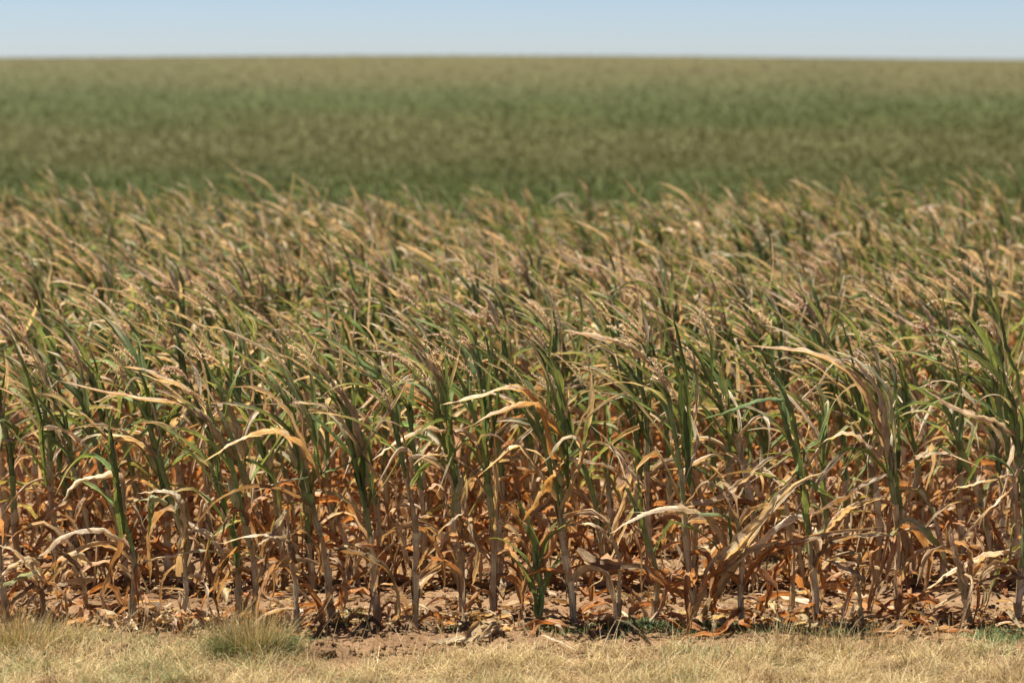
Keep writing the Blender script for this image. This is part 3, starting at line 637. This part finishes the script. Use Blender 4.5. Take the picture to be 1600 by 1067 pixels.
low = {kd: [join([g['stalk']] + g['leaf'] + ([g['tassel']] if 'tassel' in g else [])) for g in [kind_geo(kd, rr, 2) for _ in range(n)]] for kd, n in (('green', 10), ('mixed', 8), ('dry', 6), ('low', 3))}
gs = []
for (x, y, kd, s, rz) in stuff_spots:
    V, F, C, U = rr.choice(low[kd]); c, s_ = math.cos(rz), math.sin(rz)
    V2 = np.stack([(V[:, 0] * c - V[:, 1] * s_) * s[0] + x, (V[:, 0] * s_ + V[:, 1] * c) * s[1] + y, V[:, 2] * s[2] + gz(x, y)], 1)
    gs.append((V2, F, C * rr.uniform(.85, 1.15), U))
mass = obj('corn_rows', join(gs), M_leaf)
tag(mass, 'dense blurred rows of wind-swept corn with pink tassels at the back of the plot', 'corn rows', kind='stuff')

# ------------------------------------------------------------------ blades helper (vectorised)
def blades(base, L, W, az, el, bend, col0, col1, n=3):
    """base Nx3; returns quads of curved tapering blades"""
    N = len(base); base = np.asarray(base)
    V = np.zeros((N, n + 1, 2, 3)); C = np.zeros((N, n + 1, 2, 3))
    p = base.copy(); e = el.copy()
    side = np.stack([-np.sin(az + NR.uniform(-1, 1, N)), np.cos(az + NR.uniform(-1, 1, N)), np.zeros(N)], 1)
    side /= np.linalg.norm(side, axis=1)[:, None]
    for i in range(n + 1):
        t = i / n; w_ = W * (1 - .85 * t)
        V[:, i, 0] = p - side * w_[:, None] / 2; V[:, i, 1] = p + side * w_[:, None] / 2
        c = col0 * (1 - t) + col1 * t; C[:, i, 0] = c; C[:, i, 1] = c
        d = np.stack([np.cos(az) * np.cos(e), np.sin(az) * np.cos(e), np.sin(e)], 1)
        p = p + d * (L / n)[:, None]; e = e - bend / n
    k = (n + 1) * 2; idx = np.arange(N)[:, None] * k
    F = np.concatenate([np.stack([idx[:, 0] + 2 * i, idx[:, 0] + 2 * i + 1, idx[:, 0] + 2 * i + 3, idx[:, 0] + 2 * i + 2], 1) for i in range(n)])
    return V.reshape(-1, 3), F, C.reshape(-1, 3), np.zeros((N * k, 2))

def zarr(x, y, off=0): return np.array([gz(a, b) for a, b in zip(x, y)]) + off

# dry grass verge at the foot of the picture
N = 230000
gx = NR.uniform(-2.7, 2.7, N); gy = 8.55 + 1.32 * NR.uniform(0, 1, N) ** 0.9
ppx_ = 800 + FPX * gx / 9.7
eg = np.interp(ppx_, [0, 120, 250, 400, 450, 520, 640, 700, 900, 1000, 1200, 1400, 1600], [988, 996, 1006, 996, 1016, 1048, 1036, 1022, 1016, 1016, 1014, 1012, 1018])
edge = np.array([ground_at(800, v)[1] for v in eg]) + .06 * np.array([mn.noise(Vector((a * 1.6, 2.2, 0))) for a in gx]) + .05 * np.array([mn.noise(Vector((a * 7, 5.2, 0))) for a in gx])
keep = NR.uniform(0, 1, N) < 1 / (1 + np.exp((gy - edge) / .035)) + .012
cl = np.array([mn.noise(Vector((a * 6, b * 6, 1))) for a, b in zip(gx, gy)])
keep &= NR.uniform(-.7, .6, N) < cl * 1.2 + .32
gx, gy, cl = gx[keep], gy[keep], cl[keep]; N = len(gx)
ds = np.array([0.62, 0.475, 0.24]); db = np.array([0.27, 0.185, 0.08]); dg = np.array([0.20, 0.24, 0.09])
q = NR.uniform(0, 1, (N, 1)); col = ds * q + db * (1 - q)
gn = np.array([mn.noise(Vector((a * 2.3, b * 3, 6))) for a, b in zip(gx, gy)])
gmask = (NR.uniform(0, 1, N) < np.clip(.03 + gn * .6 + .25 * np.exp(-((gx + 1.9) / .5) ** 2), .02, .5))[:, None]
tone = np.array([mn.noise(Vector((a * 4, b * 9, 16))) for a, b in zip(gx, gy)])[:, None]
col = col * (1 + tone * np.array([.7, .85, 1.0]))
col = np.where(gmask, dg * (.6 + q * .7), col * (.6 + .7 * NR.uniform(0, 1, (N, 1))))
Lg = NR.uniform(.02, .095, N) * (1 + .9 * np.clip(cl, 0, 1)) * np.where(NR.uniform(0, 1, N) < .06, 1.9, 1)
grass = blades(np.stack([gx, gy, zarr(gx, gy, -.004)], 1), Lg, NR.uniform(.0018, .004, N), NR.uniform(0, 6.28, N), np.abs(NR.normal(.40, .45, N)), NR.uniform(-.1, 1.6, N), col * .8, col * 1.1)
tag(obj('dry_grass', grass, M_grass), 'strip of short straw-yellow grass along the near edge of the field', 'grass', kind='stuff')

# taller thin straws at the edge of the verge
r_ = np.random.default_rng(8); n_ = 900
sx_ = r_.uniform(-2.4, 2.4, n_); sy_ = np.interp(800 + FPX * sx_ / 9.7, [0, 450, 520, 640, 1600], [9.86, 9.74, 9.5, 9.6, 9.72]) + r_.normal(-.06, .09, n_)
k_ = np.array([mn.noise(Vector((a * 3, 4.4, 0))) for a in sx_]) > r_.uniform(-.5, .3, n_); sx_, sy_ = sx_[k_], sy_[k_]; n_ = len(sx_)
cs_ = ds * r_.uniform(.5, 1.1, (n_, 1))
tag(obj('standing_straws', blades(np.stack([sx_, sy_, zarr(sx_, sy_, -.004)], 1), r_.uniform(.05, .17, n_), r_.uniform(.0018, .0032, n_), r_.uniform(0, 6.28, n_), r_.normal(1.2, .3, n_), r_.uniform(-.2, .6, n_), cs_ * .8, cs_ * 1.1), M_grass), 'thin upright dry straws along the upper edge of the grass strip', 'straws', kind='stuff')
# low green weeds along the foot of the row
pts = []
for (px, py, sx, sy, n) in [(990, 985, 95, 7, 3000), (1110, 978, 50, 8, 2000), (1560, 993, 40, 9, 2000), (1310, 985, 60, 8, 1900), (545, 968, 18, 9, 900), (1180, 990, 60, 6, 1000), (430, 1010, 60, 14, 900), (1180, 880, 30, 8, 200), (160, 900, 12, 8, 150), (870, 985, 30, 6, 500), (740, 985, 60, 5, 400)]:
    a = NR.normal(px, sx * .6, n); b = NR.normal(py, sy * .6, n)
    pts += [ground_at(u, v) for u, v in zip(a, b)]
pts = np.array(pts); pts[:, 2] = zarr(pts[:, 0], pts[:, 1], -.003) ; N = len(pts)
cw = np.array([0.10, 0.135, 0.05]) * NR.uniform(.6, 1.6, (N, 1)); cw = np.where(NR.uniform(0, 1, (N, 1)) < .15, cw * 1.8 + .05, cw)
weeds = blades(pts, NR.uniform(.012, .045, N), NR.uniform(.003, .007, N), NR.uniform(0, 6.28, N), NR.uniform(.2, 1.4, N), NR.uniform(-.3, 1.4, N), cw, cw * 1.15)
tag(obj('low_weeds', weeds, M_grass), 'patches of tiny green weeds at the foot of the front corn row', 'weeds', kind='stuff')

# litter of shed leaf scraps between the rows
r = random.Random(77); gl = []
for i in range(2100):
    y = 9.86 + 6 * r.random() ** 1.6; x = r.uniform(-1, 1) * (.2286 * y + .1)
    if r.random() < .6: y = 10 + .75 * round((y - 10) / .75) + r.gauss(0, .12)
    y = max(9.80, y)
    c = vary([T_, B_, S_, Rr, Pk][r.choices(range(5), [3, 5, .6, 2.2, 1.0])[0]], r, .2)
    L = r.uniform(.03, .24) * (1 if r.random() < .8 else 1.8)
    gl.append(gen_leaf((x, y, gz(x, y) + r.uniform(.004, .05)), r.uniform(0, 6.28), r.uniform(0, .7), L, r.uniform(.008, .04), r.uniform(.5, 2), 0, r.uniform(.2, 1.1), r.uniform(-2, 2), r, c, c * .9, .5, .14, None, 7, .25))
tag(obj('leaf_litter', join(gl), M_leaf), 'scraps of shed dry corn leaves lying on the soil between the rows', 'leaf litter', kind='stuff')

# ------------------------------------------------------------------ individual ground things
r = random.Random(31)
def fallen(pts, W, ca, cb, label, fold=.35, tw=.5):
    o = at(*pts[0][:2], ground_at(*pts[0][:2])[1])
    g0 = ground_at(pts[0][0], pts[0][1]); g0[2] = gz(g0[0], g0[1]) + .01
    P = []
    for (x, y, up) in pts:
        q = ground_at(x, y); P.append([q[0], q[1], gz(q[0], q[1]) + .012 + up])
    P = catmull(P, 18) - g0
    e = bpy.data.objects.new('fallen_leaf', build_mesh('fallen_leaf', *[z for z in (lambda t: (t[0], t[1], M_leaf, t[2], t[3]))(ribbon(P, np.array([.2, 1, .3]), W, fold, tw, r, ca, cb, .5, .2))]))
    link(e); e.location = g0
    tag(e, label, 'fallen leaf', 'fallen corn leaves at the field edge')
fallen([(782, 990, .05), (762, 996, .05), (735, 1004, .02), (700, 1008, .008), (668, 1008, .004)], .075, mixc(O_, T_, .6), T_, 'curled tan leaf lying on the grass edge below the upright feathery-tasselled plant')
fallen([(780, 984, .02), (770, 996, .03), (755, 1004, .015), (745, 1008, .0)], .05, T_, S_, 'short pale leaf scrap tucked beside the large curled fallen leaf', .5, .8)
fallen([(122, 984, .02), (145, 980, .05), (165, 984, .035), (190, 992, .01)], .07, mixc(Rr, T_, .3), mixc(Rr, T_, .5), 'rust-brown fallen leaf on the grass edge at the lower left', .4, .3)
fallen([(195, 972, .01), (205, 982, .015), (216, 992, .006)], .035, S_, S_, 'small bleached leaf strip beside the rust-brown fallen leaf', .5, .3)
fallen([(500, 990, .005), (522, 975, .02), (542, 958, .045)], .010, S_, S_, 'thin white straw leaning up beside the sickle-leaf plant', .8, .1)
fallen([(845, 1000, .008), (870, 1009, .006), (900, 1020, .004)], .012, S_, S_, 'thin pale straw lying on the grass right of the green seedling plant', .8, .1)

def clod(px, py, s, label, seed):
    g = ground_at(px, py); z = gz(g[0], g[1]); n, m = 14, 22; V = []
    for i in range(n):
        th = math.pi * i / (n - 1)
        for j in range(m):
            ph = 2 * math.pi * j / m; d = Vector((math.sin(th) * math.cos(ph), math.sin(th) * math.sin(ph), math.cos(th)))
            k = 1 + .35 * mn.noise(d * 1.6 + Vector((seed, 0, 0))) + .22 * mn.noise(d * 4.5 + Vector((0, seed, 0))) + .1 * mn.noise(d * 11)
            V.append([d.x * s * k, d.y * s * k * .8, d.z * s * k * .62])
    idx = np.arange(n * m).reshape(n, m); nxt = np.roll(idx, -1, 1)
    F = np.stack([idx[:-1].ravel(), idx[1:].ravel(), nxt[1:].ravel(), nxt[:-1].ravel()], 1)
    e = link(bpy.data.objects.new('soil_clod', build_mesh('soil_clod', V, F, M_soil, np.tile([.3, .2, .1], (len(V), 1)), None, False)))
    e.location = (g[0], g[1], z + s * .25); tag(e, label, 'soil clod', 'soil clods by the verge')
clod(512, 1030, .036, 'largest dark red soil clod in the grass gap right of the straw tuft', 1.3)
clod(569, 996, .024, 'rounded orange soil clod under the dark green spear plant', 4.4)
clod(505, 1012, .018, 'small reddish soil clod just behind the largest clod', 7.7)
# crumbs
gl = []
for i in range(5000):
    y = 9.45 + 3 * r.random() ** 1.5; x = r.uniform(-2.8, 2.8)
    s = r.uniform(.004, .013) * (1.5 if r.random() < .1 else 1)
    B = np.array([[-1, -1, -1], [1, -1, -1], [1, 1, -1], [-1, 1, -1], [-.7, -.6, 1], [.6, -.7, .8], [.7, .7, 1], [-.6, .6, .8]]) * s * np.array([1, .9, .6]) + NR.normal(0, s * .25, (8, 3))
    a = r.uniform(0, 6.28); Rm = np.array([[math.cos(a), -math.sin(a), 0], [math.sin(a), math.cos(a), 0], [0, 0, 1]])
    B = B @ Rm.T + np.array([x, y, gz(x, y) + s * .3])
    F = np.array([(0, 3, 2, 1), (4, 5, 6, 7), (0, 1, 5, 4), (1, 2, 6, 5), (2, 3, 7, 6), (3, 0, 4, 7)])
    gl.append((B, F, np.tile([.3, .2, .1], (8, 1)), np.zeros((8, 2))))
tag(obj('soil_crumbs', join(gl), M_soil, None, False), 'loose reddish soil crumbs scattered over the bare field ground', 'soil crumbs', kind='stuff')

# grass tuft in front of the pale bundled plant
def tuft(px, py, name, label, n_straw, n_green, wx, hgt, seed):
    g = ground_at(px, py); z = gz(g[0], g[1]); e = empty(name, (g[0], g[1], z)); tag(e, label, 'grass tuft', 'grass tufts in the verge')
    rg = np.random.default_rng(seed)
    def mk(n, L0, L1, wa, el, bd, c0, c1, spread):
        b = np.stack([rg.normal(0, wx * spread, n), rg.normal(0, wx * spread * .6, n), np.full(n, -.005)], 1)
        cc = c0 + (c1 - c0) * rg.uniform(0, 1, (n, 1))
        az = np.arctan2(b[:, 1], b[:, 0]) + rg.normal(0, .6, n)
        return blades(b, rg.uniform(L0, L1, n), rg.uniform(*wa, n), az, rg.normal(el, .3, n), rg.uniform(-.1, bd, n), cc * .85, cc * 1.1, 4)
    tag(obj('dry_stems', mk(n_straw, hgt * .35, hgt, (.0022, .0045), 1.35, .7, db * .9, ds, 1.0), M_grass, e), kind='stuff')
    tag(obj('green_blades', mk(n_green, hgt * .2, hgt * .62, (.0025, .0055), .8, 1.9, np.array([.06, .085, .025]), np.array([.22, .22, .08]), 1.0), M_grass, e), kind='stuff')
tuft(390, 1018, 'grass_tuft', 'bushy tuft with green base and upright dry stems in front of the pale bundled plant', 460, 2200, .08, .30, 3)
tuft(30, 1010, 'grass_tuft', 'low straw tuft in the lower left corner of the verge', 620, 500, .13, .20, 4)
tuft(1310, 1020, 'grass_tuft', 'sparse tuft of thin upright straws in front of the snapped stub', 110, 60, .12, .22, 5)
tuft(1215, 1010, 'grass_tuft', 'few pale straws fanning out left of the bright green leaning plant', 45, 20, .05, .20, 6)
tuft(1390, 1015, 'grass_tuft', 'small reddish straw tuft in front of the silvery leaved plant', 70, 30, .05, .15, 8)

# ------------------------------------------------------------------ crop on the slope behind
N = 230000
v = NR.uniform(0, 1, N); fy = 25.5 / (1 - v * (1 - 25.5 / 300)) ; fx = NR.uniform(-1, 1, N) * (.2286 * fy + 2.5)
fz = hill(fx, fy); cf = np.zeros((N, 3))
rn = NR.normal(0, 6, N)
for i in range(N): cf[i] = band_colour(fx[i], fy[i], fz[i], rn[i])
patch = np.array([mn.noise(Vector((a * .5 / (b / 40), 300 / b * 2.2, 3))) + .6 * mn.noise(Vector((a * 1.6 / (b / 40), 300 / b * 7, 8))) for a, b in zip(fx, fy)])
cf *= np.exp(NR.normal(0, .12, (N, 1)) + patch[:, None] * .25)
sc_f = (fy / 40) ** .55
far = blades(np.stack([fx, fy, fz], 1), NR.uniform(.05, .13, N) * np.minimum(sc_f, 1.5), NR.uniform(.02, .055, N) * sc_f, NR.normal(math.pi, .9, N), NR.uniform(.4, 1.4, N), NR.uniform(0, 1.2, N), cf * 1.0, cf * 1.3, 2)
tag(obj('field_crop', far, M_far), 'blurred green and brownish crop covering the long slope up to the horizon', 'crop', kind='stuff')
